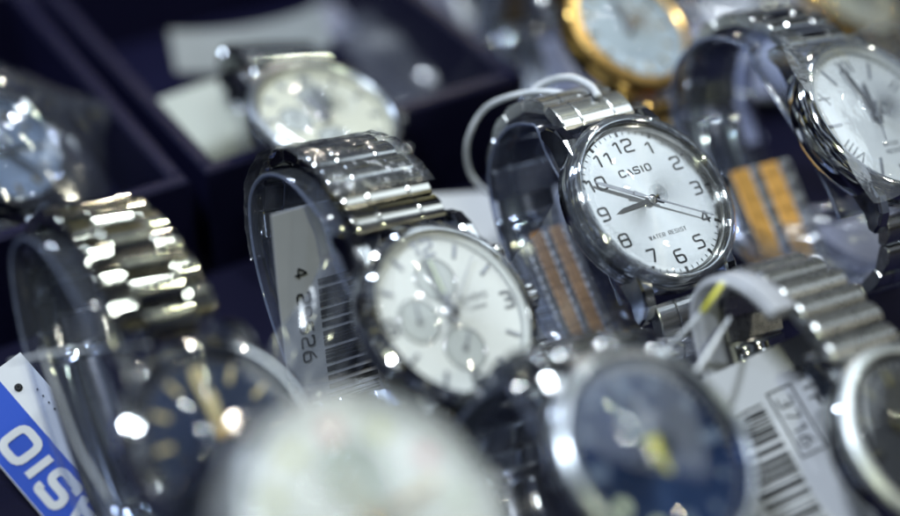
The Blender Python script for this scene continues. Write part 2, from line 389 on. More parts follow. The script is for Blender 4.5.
def watch(name_, label, cat, px, d, Rout=20.5, Rd=17.3, u3=U3, u12=U12, path=P_ROUND, pk=1., bw=20., pitch=5.2, style='three',
          case_m=None, bezel_m=None, link_m=None, edge_m=None, dial_m=None, deco=None, hands=None, group=None, bezel='plain', crown=True, clasp=(.36, .62), glass=True, pushers=False, lug=1., pkz=1.):
    case_m = case_m or steel; bezel_m = bezel_m or steel; link_m = link_m or brushed; edge_m = edge_m or link_m; dial_m = dial_m or white_dial
    M3 = frame(u3, u12); C = at(px[0], px[1], d)
    pk *= (Rout + 1.) / 21.5 if path is not None else 1
    ctrl = [(a * pk, b * pk * pkz) for a, b in path]
    pts = crom(ctrl); pa = Path(pts)
    # base of the thing: the lowest point of its loop
    low = min(pts, key=lambda p: (M3 @ Vector((0, p.x, p.y))).z)
    base = C + M3 @ Vector((0, low.x, low.y)) * .001
    root = bpy.data.objects.new(name_, None); COL.objects.link(root); root.empty_display_size = .01
    root.matrix_world = Matrix.Translation(base) @ M3.to_4x4()
    off = -Vector((0, low.x, low.y)) * .001
    tag(root, label, cat, group)
    ro = Rout - .8
    # case with four lugs
    b = MB()
    b.lathe([(Rd + .6, -.6), (Rd + .6, 1.4), (ro - .9, 1.4), (ro, .7), (ro + .25, -1.5), (ro + .1, -4.5), (ro - 1.6, -6.6), (ro - 5, -7.4), (2, -7.6), (2, -.8)], 128)
    lw = bw / 2 + .35
    for sx in (-1, 1):
        for sy in (-1, 1):
            prof = [(ro * .70, .6), (ro * .90, .2), (ro + 1.6 * lug, -1.4), (ro + 3.6 * lug, -4.0), (ro + 4.0 * lug, -6.2), (ro + 2.6 * lug, -7.0), (ro - 1, -6.0), (ro * .70, -6.0)]
            prof = [(sy * a, c) for a, c in prof]
            x0, x1 = (lw, lw + 3.4) if sx > 0 else (-lw - 3.4, -lw)
            b.prism(prof, x0, x1, .55)
    b.build('case', case_m, root, off)
    # bezel
    b = MB()
    bi = Rd + .1
    if bezel == 'fluted':
        b.lathe([(bi, 1.0), (bi, 2.2), (bi + .5, 2.7), (ro - .5, 2.2), (ro + .1, 1.45), (ro + .1, 1.0)], 240, mod=lambda a, q: 1 + (.018 * (1 if int(a / (2 * PI) * 120) % 2 else 0) if q in (3, 4) else 0), smooth=False)
    elif bezel == 'knurled':
        b.lathe([(bi, 1.0), (bi, 2.4), (bi + .3, 2.75), (bi + .8, 2.7), (ro - .5, 1.7), (ro + .2, 1.3), (ro + .2, .8)], 360, mod=lambda a, q: 1 - (.013 * (1 if int(a / (2 * PI) * 180) % 2 else 0) if q in (4, 5) else 0), smooth=False)
    else:
        b.lathe([(bi, .9), (bi, 2.35), (bi + .25, 2.65), (bi + .7, 2.7), (bi + 1.3, 2.35), (ro - .6, 1.9), (ro + .02, 1.35), (ro + .02, .9)], 128)
    b.build('bezel', bezel_m, root, off)
    # sloping inner ring
    b = MB(); b.lathe([(Rd - .9, .02), (Rd + .08, 1.6), (Rd + .08, .02)], 128); b.build('chapter_ring', dial_m, root, off)
    dl = MB(); dl.disc(Rd + .3, -.5, 0, 128); dial = dl.build('dial', dial_m, root, off)
    if glass:
        b = MB(); n = 10; pr = [(bi - .02, 1.7)]
        pr = [(bi - .03, 1.9), (bi - .03, 2.45), (bi - .5, 2.75)] + [((bi - .5) * math.cos(PI / 2 * k / n), 2.75 + .45 * math.sin(PI / 2 * k / n)) for k in range(1, n)] + [(.01, 3.2), (.01, 2.2), (bi - .8, 1.9)]
        b.lathe(pr, 96, closed=True); b.build('crystal', crystal_m, root, off)
    if deco: deco(dial, Rd)
    # hands
    for (kind, ang, ln, wd_, tail, zz, mt) in (hands or []):
        b = MB(); a = R(90) - R(ang); c, s_ = math.cos(a), math.sin(a)
        if kind == 'second': poly = [(-tail, -wd_ * 1.3), (-tail, wd_ * 1.3), (-tail * .3, wd_ / 2), (ln, wd_ * .3), (ln, -wd_ * .3), (-tail * .3, -wd_ / 2)]
        else: poly = [(-tail, -wd_ * .35), (-tail, wd_ * .35), (0, wd_ * .45), (ln * .25, wd_ / 2), (ln * .86, wd_ * .42), (ln, 0), (ln * .86, -wd_ * .42), (ln * .25, -wd_ / 2), (0, -wd_ * .45)]
        n = len(poly); ridge = [(-tail * .9, 0), (ln * .95, 0)]
        vs = [(p[0] * c - p[1] * s_, p[0] * s_ + p[1] * c, zz) for p in poly] + [(p[0] * c - p[1] * s_, p[0] * s_ + p[1] * c, zz - .12) for p in poly]
        fs = [list(range(n)), [n + i for i in range(n)][::-1]] + [[i, n + i, n + (i + 1) % n, (i + 1) % n] for i in range(n)]
        b.add(vs, fs)
        b.lathe([(.02, zz - .13), (wd_ * .8 + .35, zz - .13), (wd_ * .8 + .35, zz + .08), (.02, zz + .1)], 24)
        hd = b.build(kind + '_hand', mt if not isinstance(mt, tuple) else mt[0], root, off)
        if isinstance(mt, tuple) and kind != 'second':
            q = MB(); q.ribbon([((ln * .3) * c, (ln * .3) * s_), ((ln * .85) * c, (ln * .85) * s_)], wd_ * .45, zz + .04, .03); q.build('lume', mt[1], hd)
    # crown
    if crown:
        b = MB(); pr = [(.02, 0), (2.4, 0), (3.0, .4), (3.0, 2.6), (2.5, 3.0), (.02, 3.1)]
        t_ = MB(); t_.lathe(pr, 72, mod=lambda a, q: 1 - (.07 if (int(a / (2 * PI) * 36) % 2 and q in (2, 3)) else 0), smooth=False)
        t_.v = [(ro + .3 + z, x, y - 2.6) for x, y, z in t_.v]; t_.build('crown', edge_m if edge_m is gold else steel, root, off)
    if pushers:
        for sy in (-1, 1):
            t_ = MB(); t_.lathe([(.02, -.5), (1.2, -.5), (1.2, 1.8), (1.9, 1.8), (1.9, 3.4), (1.6, 3.8), (.02, 3.8)], 32)
            an = R(30) * sy; c, s_ = math.cos(an), math.sin(an)
            t_.v = [((ro - .2 + z) * c - x * s_, (ro - .2 + z) * s_ + x * c, y - 2.6) for x, y, z in t_.v]; t_.build('pusher', steel, root, off)
    # bracelet: core strip, then each row of links
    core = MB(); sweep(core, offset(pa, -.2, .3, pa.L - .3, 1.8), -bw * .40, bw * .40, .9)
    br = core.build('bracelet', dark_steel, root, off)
    c0, c1 = clasp[0] * pa.L, clasp[1] * pa.L
    n = int(pa.L / pitch); pitch = pa.L / n
    for i in range(n):
        sc = (i + .5) * pitch
        if c0 < sc < c1: continue
        p, t, nn = pa.fr(sc); u = min(sc, pa.L - sc) / (pa.L / 2); wd_ = bw * (1 - .16 * min(1, u * 1.6))
        rot = lambda v: (v[0], p.x + t.x * v[1] + nn.x * v[2], p.y + t.y * v[1] + nn.y * v[2])
        b = MB(); l = pitch - .28
        if style == 'three':
            cw = wd_ * .46; b.prism(link_prof(l, 2.6), -cw / 2, cw / 2, .25, 0, rot)
            for sx in (-1, 1):
                x0, x1 = (cw / 2 + .12, wd_ / 2) if sx > 0 else (-wd_ / 2, -cw / 2 - .12)
                b.prism(link_prof(l, 2.4), x0, x1, .28, 1, rot)
        elif style == 'five':
            e_ = [-.5, -.3, -.17, .17, .3, .5]
            for k in range(5):
                l2 = l - (0 if k % 2 == 0 else .5)
                b.prism(link_prof(l2, 2.5 - .3 * (k % 2)), wd_ * e_[k] + .06, wd_ * e_[k + 1] - .06, .22, (1, 0, 1, 0, 1)[k], rot)
        elif style == 'tube':
            b.prism(link_prof(l, 2.9, .9), -wd_ / 2, wd_ / 2, .3, 0, rot)
        elif style == 'oval':
            # broad H-links whose middle piece overlaps half a pitch
            cw = wd_ * .5
            def rot2(v, q=sc - pitch * .5):
                pp, tt, nm = pa.fr(max(.5, q)); return (v[0], pp.x + tt.x * v[1] + nm.x * v[2], pp.y + tt.y * v[1] + nm.y * v[2])
            b.prism(link_prof(l * .98, 2.9), -cw / 2, cw / 2, .25, 0, rot2)
            for sx in (-1, 1):
                x0, x1 = (cw / 2 + .12, wd_ / 2) if sx > 0 else (-wd_ / 2, -cw / 2 - .12)
                b.prism(link_prof(l, 2.4), x0, x1, .28, 1, rot)
        b.build('link', [link_m, edge_m], br)
    # folding clasp
    b = MB(); ww = bw * .84; sweep(b, offset(pa, .9, c0 + .2, c1 - .2, 2), -ww / 2 - .4, ww / 2 + .4, 1.3, nx=3)
    cl = b.build('clasp', steel, br)
    b = MB()
    sweep(b, offset(pa, -1.9, c0 + 2, c1 - 3, 2), -ww * .42, -ww * .17, .7); sweep(b, offset(pa, -1.9, c0 + 2, c1 - 3, 2), ww * .17, ww * .42, .7)
    sweep(b, offset(pa, -1.9, c0 + .5, c0 + 3.5, 1), -ww * .42, ww * .42, .74); sweep(b, offset(pa, -1.9, c1 - 4.5, c1 - 1.5, 1), -ww * .42, ww * .42, .74)
    b.build('fold_blade', steel, cl)
    return dict(root=root, M=M3, C=C, off=off, pa=pa, pk=pk, base=base, low=low)

def put(root_name, wt, label, cat, group=None):
    o = bpy.data.objects.new(root_name, None); COL.objects.link(o); o.matrix_world = wt['root'].matrix_world.copy(); tag(o, label, cat, group); return o

def cuff(wt, label, w0=-14., w1=14., th=1.1, m=None, rm=None, group='clear plastic cuffs holding the watches', ind=-3.1, gap=.80, under=True, s0=7.):
    pa = wt['pa']; k = wt['pk']
    pts = [Vector((-17 * k, -10.5)), Vector((-8 * k, -8.9)), Vector((6 * k, -8.7)), Vector((19 * k, -9.4))]
    o2 = offset(pa, ind, s0, pa.L * gap, 4)
    pts = crom(([tuple(p) for p in pts] if under else []) + [tuple(p) for p in o2], 4)
    b = MB(); sweep(b, pts, w0, w1, th, 0, 1, nx=4)
    # raised bead along both rims
    n_ = len(pts) - 1
    for x in (w0, w1):
        b.tube([(x(i / n_) if callable(x) else x, p.x, p.y) for i, p in enumerate(pts)], .34 * th, 6, 1)
    o = b.build('display_cuff', [m or cuff_m, rm or rim_m])
    o.matrix_world = wt['root'].matrix_world.copy()
    o.data.transform(Matrix.Translation(wt['off']))
    tag(o, label, 'display cuff', group); return o

# ---- dials
def mb_build(b, name, m, dial): return b.build(name, m, dial)
def track(dial, r0, r1, t, m, n=60, big=None, z=.08):
    b = MB()
    for k in range(n):
        a = 2 * PI * k / n; c, s = math.cos(a), math.sin(a); q = r0 - (big or 0) * (k % 5 == 0)
        b.ribbon([(q * c, q * s), (r1 * c, r1 * s)], t * (1.8 if k % 5 == 0 else 1), z, .05)
    b.build('minute_track', m, dial)
def batons(dial, r0, r1, w_, m, skip=(), double12=True, h=.35, name='hour_marker', each=True):
    for k in range(12):
        if k in skip: continue
        b = MB(); a = PI / 2 - 2 * PI * k / 12; c, s = math.cos(a), math.sin(a)
        if k == 0 and double12:
            for o_ in (-w_ * .75, w_ * .75): b.ribbon([(r0 * c + o_, r0 * s), (r1 * c + o_, r1 * s)], w_, h, h)
        else: b.ribbon([(r0 * c, r0 * s), (r1 * c, r1 * s)], w_, h, h)
        b.build(name, m, dial)

def deco_main(dial, Rd):
    for k in range(12):
        h = k if k else 12; a = PI / 2 - 2 * PI * k / 12; r = Rd * .75; b = MB()
        text(b, str(h), r * math.cos(a) * 1.0, r * math.sin(a), 3.0, .21, .1, 0, 1.12, .45, .34, .05)
        b.build('numeral', ink, dial)
    b = MB(); text(b, 'CASIO', 0, Rd * .42, 1.55, .27, .1, 0, 1.3, .62, .4, .05); b.build('logo', ink, dial)
    b = MB(); text(b, 'WATER RESIST', 0, -Rd * .44, .95, .15, .09, 0, .9, .55, .1, .05); b.build('lettering', grey_ink, dial)
    track(dial, Rd * .90, Rd * .945, .16, ink, 60)
    b = MB()
    for k in range(12):
        a = 2 * PI * k / 12; c, s = math.cos(a), math.sin(a); b.ribbon([(Rd * .89 * c, Rd * .89 * s), (Rd * .95 * c, Rd * .95 * s)], .62, .13, .1)
    b.build('hour_marker', ink, dial)
def subdial(dial, x, y, r, rot, m=subdial_mat):
    b = MB(); b.disc(r, -.02, .06, 64, c=(x, y)); sd = b.build('subdial', m, dial)
    b = MB(); b.lathe([(r - .12, .05), (r + .14, .05), (r + .14, .22), (r - .12, .2)], 64, c=(x, y)); b.build('subdial_ring', steel, sd)
    b = MB()
    for k in range(24):
        a = 2 * PI * k / 24; b.ribbon([(x + r * .82 * math.cos(a), y + r * .82 * math.sin(a)), (x + r * .95 * math.cos(a), y + r * .95 * math.sin(a))], .14, .12, .05)
    b.build('tick_ring', ink, sd)
    b = MB(); b.ribbon([(x - math.cos(rot) * r * .2, y - math.sin(rot) * r * .2), (x + math.cos(rot) * r * .8, y + math.sin(rot) * r * .8)], .45, .42, .1)
    b.lathe([(.02, .2), (.6, .2), (.6, .5), (.02, .52)], 20, c=(x, y)); b.build('subdial_hand', dark_steel, sd)
def deco_chrono(dial, Rd):
    subdial(dial, 0, Rd * .44, Rd * .27, 1.9); subdial(dial, -Rd * .44, 0, Rd * .27, 1.4); subdial(dial, 0, -Rd * .44, Rd * .27, .9)
    for s_, k in (('12', 0), ('3', 3), ('6', 6), ('9', 9)):
        a = PI / 2 - 2 * PI * k / 12; b = MB(); text(b, s_, Rd * .84 * math.cos(a), Rd * .84 * math.sin(a), 3.3, .30, .2, 0, 1., .4, .3, .2); b.build('numeral', grey_ink if k else dark_steel, dial)
    batons(dial, Rd * .74, Rd * .92, .75, dark_steel, skip=(0, 3, 6, 9))
    track(dial, Rd * .94, Rd * .985, .12, grey_ink)
    b = MB(); text(b, 'CASIO', Rd * .42, Rd * .13, 1.2, .26, .1, 0, 1.3, .4, .4); text(b, 'CHRONO', Rd * .42, 0, .7, .2, .1, 0, 1, .4, .3); b.build('logo', grey_ink, dial)
def deco_gold_batons(dial, Rd):
    batons(dial, Rd * .64, Rd * .84, .9, pale_gold, h=.4); track(dial, Rd * .88, Rd * .93, .12, pale_gold)
def deco_blue(dial, Rd):
    for k in range(12):
        a = PI / 2 - 2 * PI * k / 12; b = MB(); c, s = math.cos(a), math.sin(a)
        if k % 3 == 0: b.ribbon([(Rd * .62 * c, Rd * .62 * s), (Rd * .85 * c, Rd * .85 * s)], 2.4, .3, .3)
        else: b.disc(1.45 if k in (7, 8) else 1.0, 0, .3, 24, c=(Rd * .76 * c, Rd * .76 * s))
        b.build('hour_marker', lume if k in (7, 8) else slate, dial)
    track(dial, Rd * .9, Rd * .95, .25, card_m)
    b = MB(); text(b, 'CASIO', 0, Rd * .36, 1.6, .27, .1, 0, 1.4, .4, .4); b.build('logo', card_m, dial)
def deco_front(dial, Rd):
    subdial(dial, Rd * .02, Rd * .40, Rd * .30, 1.2, green_ink)
    for k in range(12):
        a = PI / 2 - 2 * PI * k / 12; b = MB(); b.disc(1.7, 0, .3, 24, c=(Rd * .80 * math.cos(a), Rd * .80 * math.sin(a)))
        b.build('hour_marker', red_ink if k in (0, 2) else (yellow if k in (10, 1, 11) else lume), dial)
    track(dial, Rd * .90, Rd * .95, .2, grey_ink)
def deco_roman(dial, Rd):
    rom = {0: 'XII', 2: 'II', 4: 'IV', 8: 'VIII', 10: 'X', 6: 'VI'}
    for k in range(12):
        a = PI / 2 - 2 * PI * k / 12; b = MB()
        if k in rom: text(b, rom[k], Rd * .76 * math.cos(a), Rd * .76 * math.sin(a), 3.4, .17, .12, a - PI / 2, .8, .22, .02)
        else: b.ribbon([(Rd * .62 * math.cos(a), Rd * .62 * math.sin(a)), (Rd * .88 * math.cos(a), Rd * .88 * math.sin(a))], .62, .3, .3)
        b.build('numeral' if k in rom else 'hour_marker', ink if k in rom else dark_steel, dial)
    track(dial, Rd * .91, Rd * .96, .2, ink)
    b = MB(); text(b, 'WATER', 0, -Rd * .38, 1.0, .18, .1); text(b, 'RESIST', 0, -Rd * .48, 1.0, .18, .1); b.build('lettering', grey_ink, dial)
def deco_plain(dial, Rd): batons(dial, Rd * .68, Rd * .88, .8, gold)
def deco_dark(dial, Rd): batons(dial, Rd * .68, Rd * .88, 1.1, steel); track(dial, Rd * .9, Rd * .95, .2, card_m)
def deco_boxchrono(dial, Rd):
    subdial(dial, 0, Rd * .44, Rd * .25, 1.9); subdial(dial, -Rd * .44, 0, Rd * .25, 1.4); subdial(dial, 0, -Rd * .44, Rd * .25, .9)
    batons(dial, Rd * .74, Rd * .9, 1.1, dark_steel); track(dial, Rd * .92, Rd * .97, .2, ink)

W = {}
# ---------------------------------------------------------------- the setting
b = MB(); b.box((0, 0, -2), (4000, 4000, 4)); tb = b.build('display_table', table_m); tb.location = (0, .4, 0)
tag(tb, 'dark navy cloth covered display table under all the watches', 'table', kind='structure')

W['main'] = watch('wristwatch', 'sharply focused steel watch with silver sunburst dial, full Arabic numerals and CASIO lettering', 'wristwatch', (651, 201), .400,
    21.4, 18.5, u3=(.785, .236, -.57), u12=(-.42, .87, -.25), path=P_MAIN, bw=21, pitch=7.6, style='three', link_m=bright_brushed, edge_m=bright_brushed, dial_m=sun_silver, deco=deco_main,
    hands=[('hour', 267, 10.2, 1.0, 2.2, .7, ink), ('minute', 300, 15.0, 1.0, 2.8, 1.0, dark_steel), ('second', 119, 15.6, .5, 5, 1.3, dark_steel)])
cuff(W['main'], 'clear plastic cuff inside the sharply focused silver CASIO watch', -12.5, 12)
W['chrono'] = watch('wristwatch', 'steel chronograph with bright white dial and three subdials, standing left of the sharp watch', 'wristwatch', (450, 314), .369,
    20.8, 17.7, u3=(.75, .26, -.61), u12=(-.32, .90, -.305), path=P_TALL, pk=.985, bw=23, pitch=6.4, style='three', link_m=dark_mirror, edge_m=dark_mirror, dial_m=white_dial, deco=deco_chrono, bezel='knurled', pushers=True,
    hands=[('hour', -5, 9.5, 1.7, 2, .9, (dark_steel, lume)), ('minute', -1, 14, 1.5, 2.5, 1.2, (dark_steel, lume)), ('second', 44, 15, .3, 4, 1.5, dark_steel)])
cuff(W['chrono'], 'clear plastic cuff inside the white three-subdial chronograph', -14.5, 13)
W['left'] = watch('wristwatch', 'steel watch with dark navy dial and pale gold baton markers at lower left', 'wristwatch', (222, 434), .338,
    20.1, 16.4, u3=(.75, .26, -.61), u12=(-.32, .90, -.305), path=P_TALL, pk=1.19, pkz=.84, bw=21, pitch=6.6, style='oval', link_m=smoky, edge_m=smoky, dial_m=sun_navy, deco=deco_gold_batons, bezel='knurled',
    hands=[('hour', 4, 9, 1.7, 2, .8, pale_gold), ('minute', -8, 13.5, 1.5, 2, 1.1, pale_gold), ('second', 182, 3, 1.6, 2, 1.4, orange)], clasp=(.42, .66))
cuff(W['left'], 'clear plastic cuff inside the navy dial watch at lower left', -14, 12)
W['front'] = watch('wristwatch', 'large out of focus watch with milky white dial at the very front', 'wristwatch', (374, 526), .288,
    23.8, 21.3, path=P_FRONT, pk=1.12, lug=.0, bw=22, pitch=7, style='three', link_m=brushed, edge_m=steel, bezel_m=frost_steel, dial_m=warm_dial, deco=deco_front,
    hands=[('hour', -20, 10, 2.4, 3, .8, (gold, lume)), ('minute', 75, 15, 2.0, 3, 1.1, gold), ('second', 180, 4, 2.2, 2, 1.4, gold)])
cuff(W['front'], 'clear plastic cuff under the large milky white watch at the very front', -15, 15)
W['blue'] = watch('wristwatch', 'blurred steel watch with vivid blue dial and pale round markers, in the front row', 'wristwatch', (655, 455), .330,
    22.3, 19.0, path=P_BACK, bezel_m=soft_steel, bw=22, pitch=6, style='five', link_m=steel, edge_m=brushed, dial_m=sun_blue, deco=deco_blue,
    hands=[('hour', -22, 10, 2.3, 3, .8, (slate, slate)), ('minute', 8, 12, 1.8, 3, 1.1, (dark_steel, slate)), ('second', 178, 4.2, 1.7, 3.0, 1.4, yellow)])
cuff(W['blue'], 'clear plastic cuff under the blurred watch with the vivid blue dial', -15, 13)
W['dark'] = watch('wristwatch', 'steel watch with black dial and tubular bracelet, cut off at the bottom right', 'wristwatch', (924, 441), .355,
    21.5, 18., path=P_TALL, bezel_m=frost_steel, pk=.92, pkz=.73, bw=20, pitch=5.2, style='tube', link_m=satin, edge_m=steel, dial_m=black_dial, deco=deco_dark,
    hands=[('hour', -50, 9, 1.8, 2, .8, steel), ('minute', 60, 13.5, 1.5, 2, 1.1, steel)])
cuff(W['dark'], 'thick milky grey plastic cuff holding the black dial watch at lower right', -15.2, -8.2, th=2.6, m=milky_m, rm=milky_m, gap=.60, ind=.6, under=False, s0=14.)
W['roman'] = watch('wristwatch', 'steel and gold watch with white Roman numeral dial, cut off at the top right', 'wristwatch', (875, 118), .417,
    21.8, 18.6, path=P_ROUND, pk=1.0, bw=20, pitch=6.2, style='three', link_m=steel, edge_m=brushed, dial_m=white_dial, deco=deco_roman,
    hands=[('hour', 12, 9.5, 1.5, 2, .8, ink), ('minute', -9, 14.5, 1.3, 2, 1.1, ink), ('second', 200, 7, .5, 4, 1.4, dark_steel)])
cuff(W['roman'], 'clear plastic cuff inside the Roman numeral watch at the right edge', -16, 12)
W['gold'] = watch('wristwatch', 'watch with fluted gold bezel and pale blue dial at top centre behind the sharp watch', 'wristwatch', (628, 30), .468,
    19.0, 15.6, path=P_ROUND, bw=18, pitch=5, style='three', case_m=gold, bezel_m=satin_gold, link_m=gold, edge_m=brushed, dial_m=pale_dial, deco=deco_plain, bezel='fluted',
    hands=[('hour', -4, 8, 1.8, 2, .8, dark_steel), ('minute', 2, 12, 1.4, 2, 1.1, dark_steel)])
cuff(W['gold'], 'clear plastic cuff under the gold bezel watch at top centre', -14, 12)

# ---------------------------------------------------------------- boxes
BYAW = R(31)
def tray(px, py, ztop, wx, wy, left, label):
    """open navy box; px,py is its near corner at the rim"""
    P = at_z(px, py, ztop); ex = Vector((math.cos(BYAW), math.sin(BYAW), 0)); ey = Vector((-math.sin(BYAW), math.cos(BYAW), 0))
    org = P - ex * (wx * .001) if left else P.copy(); org.z = 0
    r = bpy.data.objects.new('open_watch_box', None); COL.objects.link(r)
    r.location = org; r.rotation_euler = (0, 0, BYAW); tag(r, label, 'box', 'open navy watch boxes'); hz = ztop * 1000; t = 4.
    b = MB(); b.box((wx / 2, wy / 2, 1.5), (wx, wy, 3)); b.build('bottom', navy_box, r)
    def wall(cx, cy, sx, sy):
        a, c = sx / 2, sy / 2; ch = .8
        b = MB(); vs = []
        for z, i in ((3.02, 0), (hz - ch, 0), (hz, ch)):
            vs += [(cx - a + i, cy - c + i, z), (cx + a - i, cy - c + i, z), (cx + a - i, cy + c - i, z), (cx - a + i, cy + c - i, z)]
        fs = [[0, 3, 2, 1], [8, 9, 10, 11]] + [[k * 4 + i, k * 4 + (i + 1) % 4, k * 4 + 4 + (i + 1) % 4, k * 4 + 4 + i] for k in (0, 1) for i in range(4)]
        b.add(vs, fs); b.build('side_wall', navy_box, r)
    wall(wx / 2, t / 2, wx, t); wall(wx / 2, wy - t / 2, wx, t); wall(t / 2, wy / 2, t, wy - 2 * t - .1); wall(wx - t / 2, wy / 2, t, wy - 2 * t - .1)
    return r, org, ex, ey
T1 = tray(190, 180, .030, 100, 120, True, 'open navy watch box in the upper left corner holding the plastic wrapped watch')
T2 = tray(206, 172, .030, 92, 118, False, 'open navy watch box holding the chronograph on its cream cushion')
def cushion(px, py, z, lx, ly, lz, yaw, label):
    P = at_z(px, py, z); b = MB(); n = 14; vs = []
    seg = 24
    for i in range(n + 1):
        u = -1 + 2 * i / n; q = (1 - abs(u) ** 4) ** .25 if abs(u) < 1 else 0.; q = max(q, .55)
        for k in range(seg):
            a = 2 * PI * k / seg; c, s = math.cos(a), math.sin(a)
            c2 = math.copysign(abs(c) ** .45, c); s2 = math.copysign(abs(s) ** .45, s)
            vs.append((u * lx / 2, c2 * ly / 2 * q, s2 * lz / 2 * q))
    fs = [[i * seg + k, i * seg + (k + 1) % seg, (i + 1) * seg + (k + 1) % seg, (i + 1) * seg + k] for i in range(n) for k in range(seg)]
    b.add(vs, fs, 0, True); b.add(vs[:seg], [list(range(seg))[::-1]]); b.add(vs[-seg:], [list(range(seg))])
    o = b.build('cushion', cushion_m); o.location = (P.x, P.y, lz * .0005 + .0032); o.rotation_euler = (0, 0, yaw); tag(o, label, 'cushion'); return o
cushion(214, 142, .012, 36, 32, 20, BYAW + .1, 'cream cushion inside the box with the chronograph, under its bracelet')
UB3 = (.80, .20, -.56); UB12 = (-.26, .72, -.64)
W['boxed'] = watch('wristwatch', 'blurred chronograph with cream dial lying on the cushion inside an open navy box', 'wristwatch', (324, 118), .452,
    20.2, 17.2, u3=UB3, u12=UB12, path=P_TALL, pk=.80, pkz=.75, case_m=brushed, bezel_m=soft_steel, bw=24, pitch=5, style='three', link_m=steel, edge_m=steel, dial_m=cream_dial, deco=deco_boxchrono,
    bezel='fluted', hands=[('hour', -20, 8, 2, 2, .8, dark_steel), ('minute', 10, 12.5, 1.6, 2, 1.1, dark_steel)], pushers=True)
W['wrapped'] = watch('wristwatch', 'plastic wrapped watch with pale blue dial in the box at the left edge', 'wristwatch', (0, 152), .445,
    17.5, 14.4, u3=(.80, -.15, -.5), u12=(.05, .75, -.66), path=[(20, -4), (28, -9), (31, -17), (27, -25), (15, -29), (0, -30), (-15, -29), (-27, -25), (-31, -17), (-28, -9), (-20, -4)], bw=20, pitch=5, style='three', link_m=steel, edge_m=steel, dial_m=pale_dial, deco=deco_plain,
    hands=[('hour', 60, 8, 2, 2, .8, steel), ('minute', 110, 12.5, 1.6, 2, 1.1, steel)])

# ---------------------------------------------------------------- back rows
GB = 'blurred watches in the back rows'
W['cream'] = watch('wristwatch', 'blurred gold watch with cream dial at the top edge, right', 'wristwatch', (850, -12), .53, 19, 16, path=P_ROUND, bw=18, pitch=5.5, case_m=gold, bezel_m=gold, link_m=gold, edge_m=brushed, dial_m=cream_dial, deco=deco_plain,
    hands=[('hour', 20, 8, 2, 2, .8, gold), ('minute', 100, 12, 1.6, 2, 1.1, gold)], group=GB)
W['far'] = watch('wristwatch', 'blurred two-tone watch at the top edge, left of the gold bezel watch', 'wristwatch', (500, -40), .54, 19, 16, path=P_ROUND, bw=18, pitch=5.5, link_m=gold, edge_m=steel, dial_m=cream_dial, deco=deco_plain,
    hands=[('hour', 20, 8, 2, 2, .8, gold)], group=GB)
W['farr'] = watch('wristwatch', 'blurred steel watch at the top edge, between the gold bezel and cream dial watches', 'wristwatch', (775, -45), .56, 19, 16, path=P_ROUND, bw=20, pitch=5.5, link_m=brushed, edge_m=steel, dial_m=pale_dial, deco=deco_plain,
    hands=[('hour', 20, 8, 2, 2, .8, steel)], group=GB)
W['corner'] = watch('wristwatch', 'blurred dark watch at the upper right corner, behind the Roman numeral watch', 'wristwatch', (965, 25), .50, 19, 16, path=P_ROUND, bw=20, pitch=5.5, case_m=dark_steel, bezel_m=dark_steel, link_m=dark_steel, edge_m=dark_steel, dial_m=black_dial, deco=deco_dark,
    hands=[('hour', 20, 8, 2, 2, .8, steel)], group=GB)
cuff(W['cream'], 'milky plastic cuff under the blurred cream dial watch at the top edge', -16, 13, th=2, m=milky_m, rm=milky_m)
cuff(W['far'], 'milky plastic cuff under the blurred watch left of the gold bezel watch', -16, 13, th=2, m=milky_m, rm=milky_m)
cuff(W['farr'], 'milky plastic cuff under the blurred watch between gold bezel and cream dial watches', -16, 13, th=2, m=milky_m, rm=milky_m)

# ---------------------------------------------------------------- cards and tags
def card(name, px, d, rd, up, w_, h_, label, cat, mats=None, bend=0., deco=None, hole=None, group=None):
    """rd = reading direction, up = text-up direction, both in camera axes; size in mm"""
    M3 = frame(rd, up); C = at(px[0], px[1], d)
    b = MB(); nx = 30; vs = []
    f = lambda x: bend * ((x / w_) ** 2 * 4 - 1)
    for z in (.18, -.18):
        for i in range(nx + 1):
            x = -w_ / 2 + w_ * i / nx
            for y in (-h_ / 2, h_ / 2): vs.append((x, y, z + f(x)))
    fs = []; n2 = (nx + 1) * 2
    for i in range(nx):
        a = i * 2; fs += [[a, a + 2, a + 3, a + 1], [n2 + a, n2 + a + 1, n2 + a + 3, n2 + a + 2], [a, n2 + a, n2 + a + 2, a + 2], [a + 1, a + 3, n2 + a + 3, n2 + a + 1]]
    fs += [[0, 1, n2 + 1, n2], [nx * 2, n2 + nx * 2, n2 + nx * 2 + 1, nx * 2 + 1]]
    b.add(vs, fs); o = b.build(name, mats or card_m)
    o.matrix_world = Matrix.Translation(C) @ M3.to_4x4(); tag(o, label, cat, group)
    def lift(bb): bb.v = [(x, y, z + f(x) + .24) for x, y, z in bb.v]
    if deco: deco(o, lift)
    return o
def bars(bb, x0, x1, y0, y1, seed, mn=.25, mxw=1.):
    rg = random.Random(seed); x = x0
    while x < x1:
        q = rg.choice([mn, mn, mn * 2, mn * 3, mxw]); q = min(q, x1 - x)
        bb.box((x + q / 2, (y0 + y1) / 2, .04), (q, y1 - y0, .06)); x += q + rg.choice([mn, mn, mn * 2, mn * 2.6])
def deco_tag_a(o, lift):
    b = MB(); bars(b, -12, 26, -3.5, 9, 3, .35, 1.2); lift(b); b.build('barcode', ink, o)
    b = MB(); text(b, '4 2952&', -5, -7.3, 3.0, .2, .08, 0, 1, .55, .3); text(b, '137', 20, -7.3, 3.0, .2, .08, 0, 1, .55, .3); lift(b); b.build('lettering', ink, o)
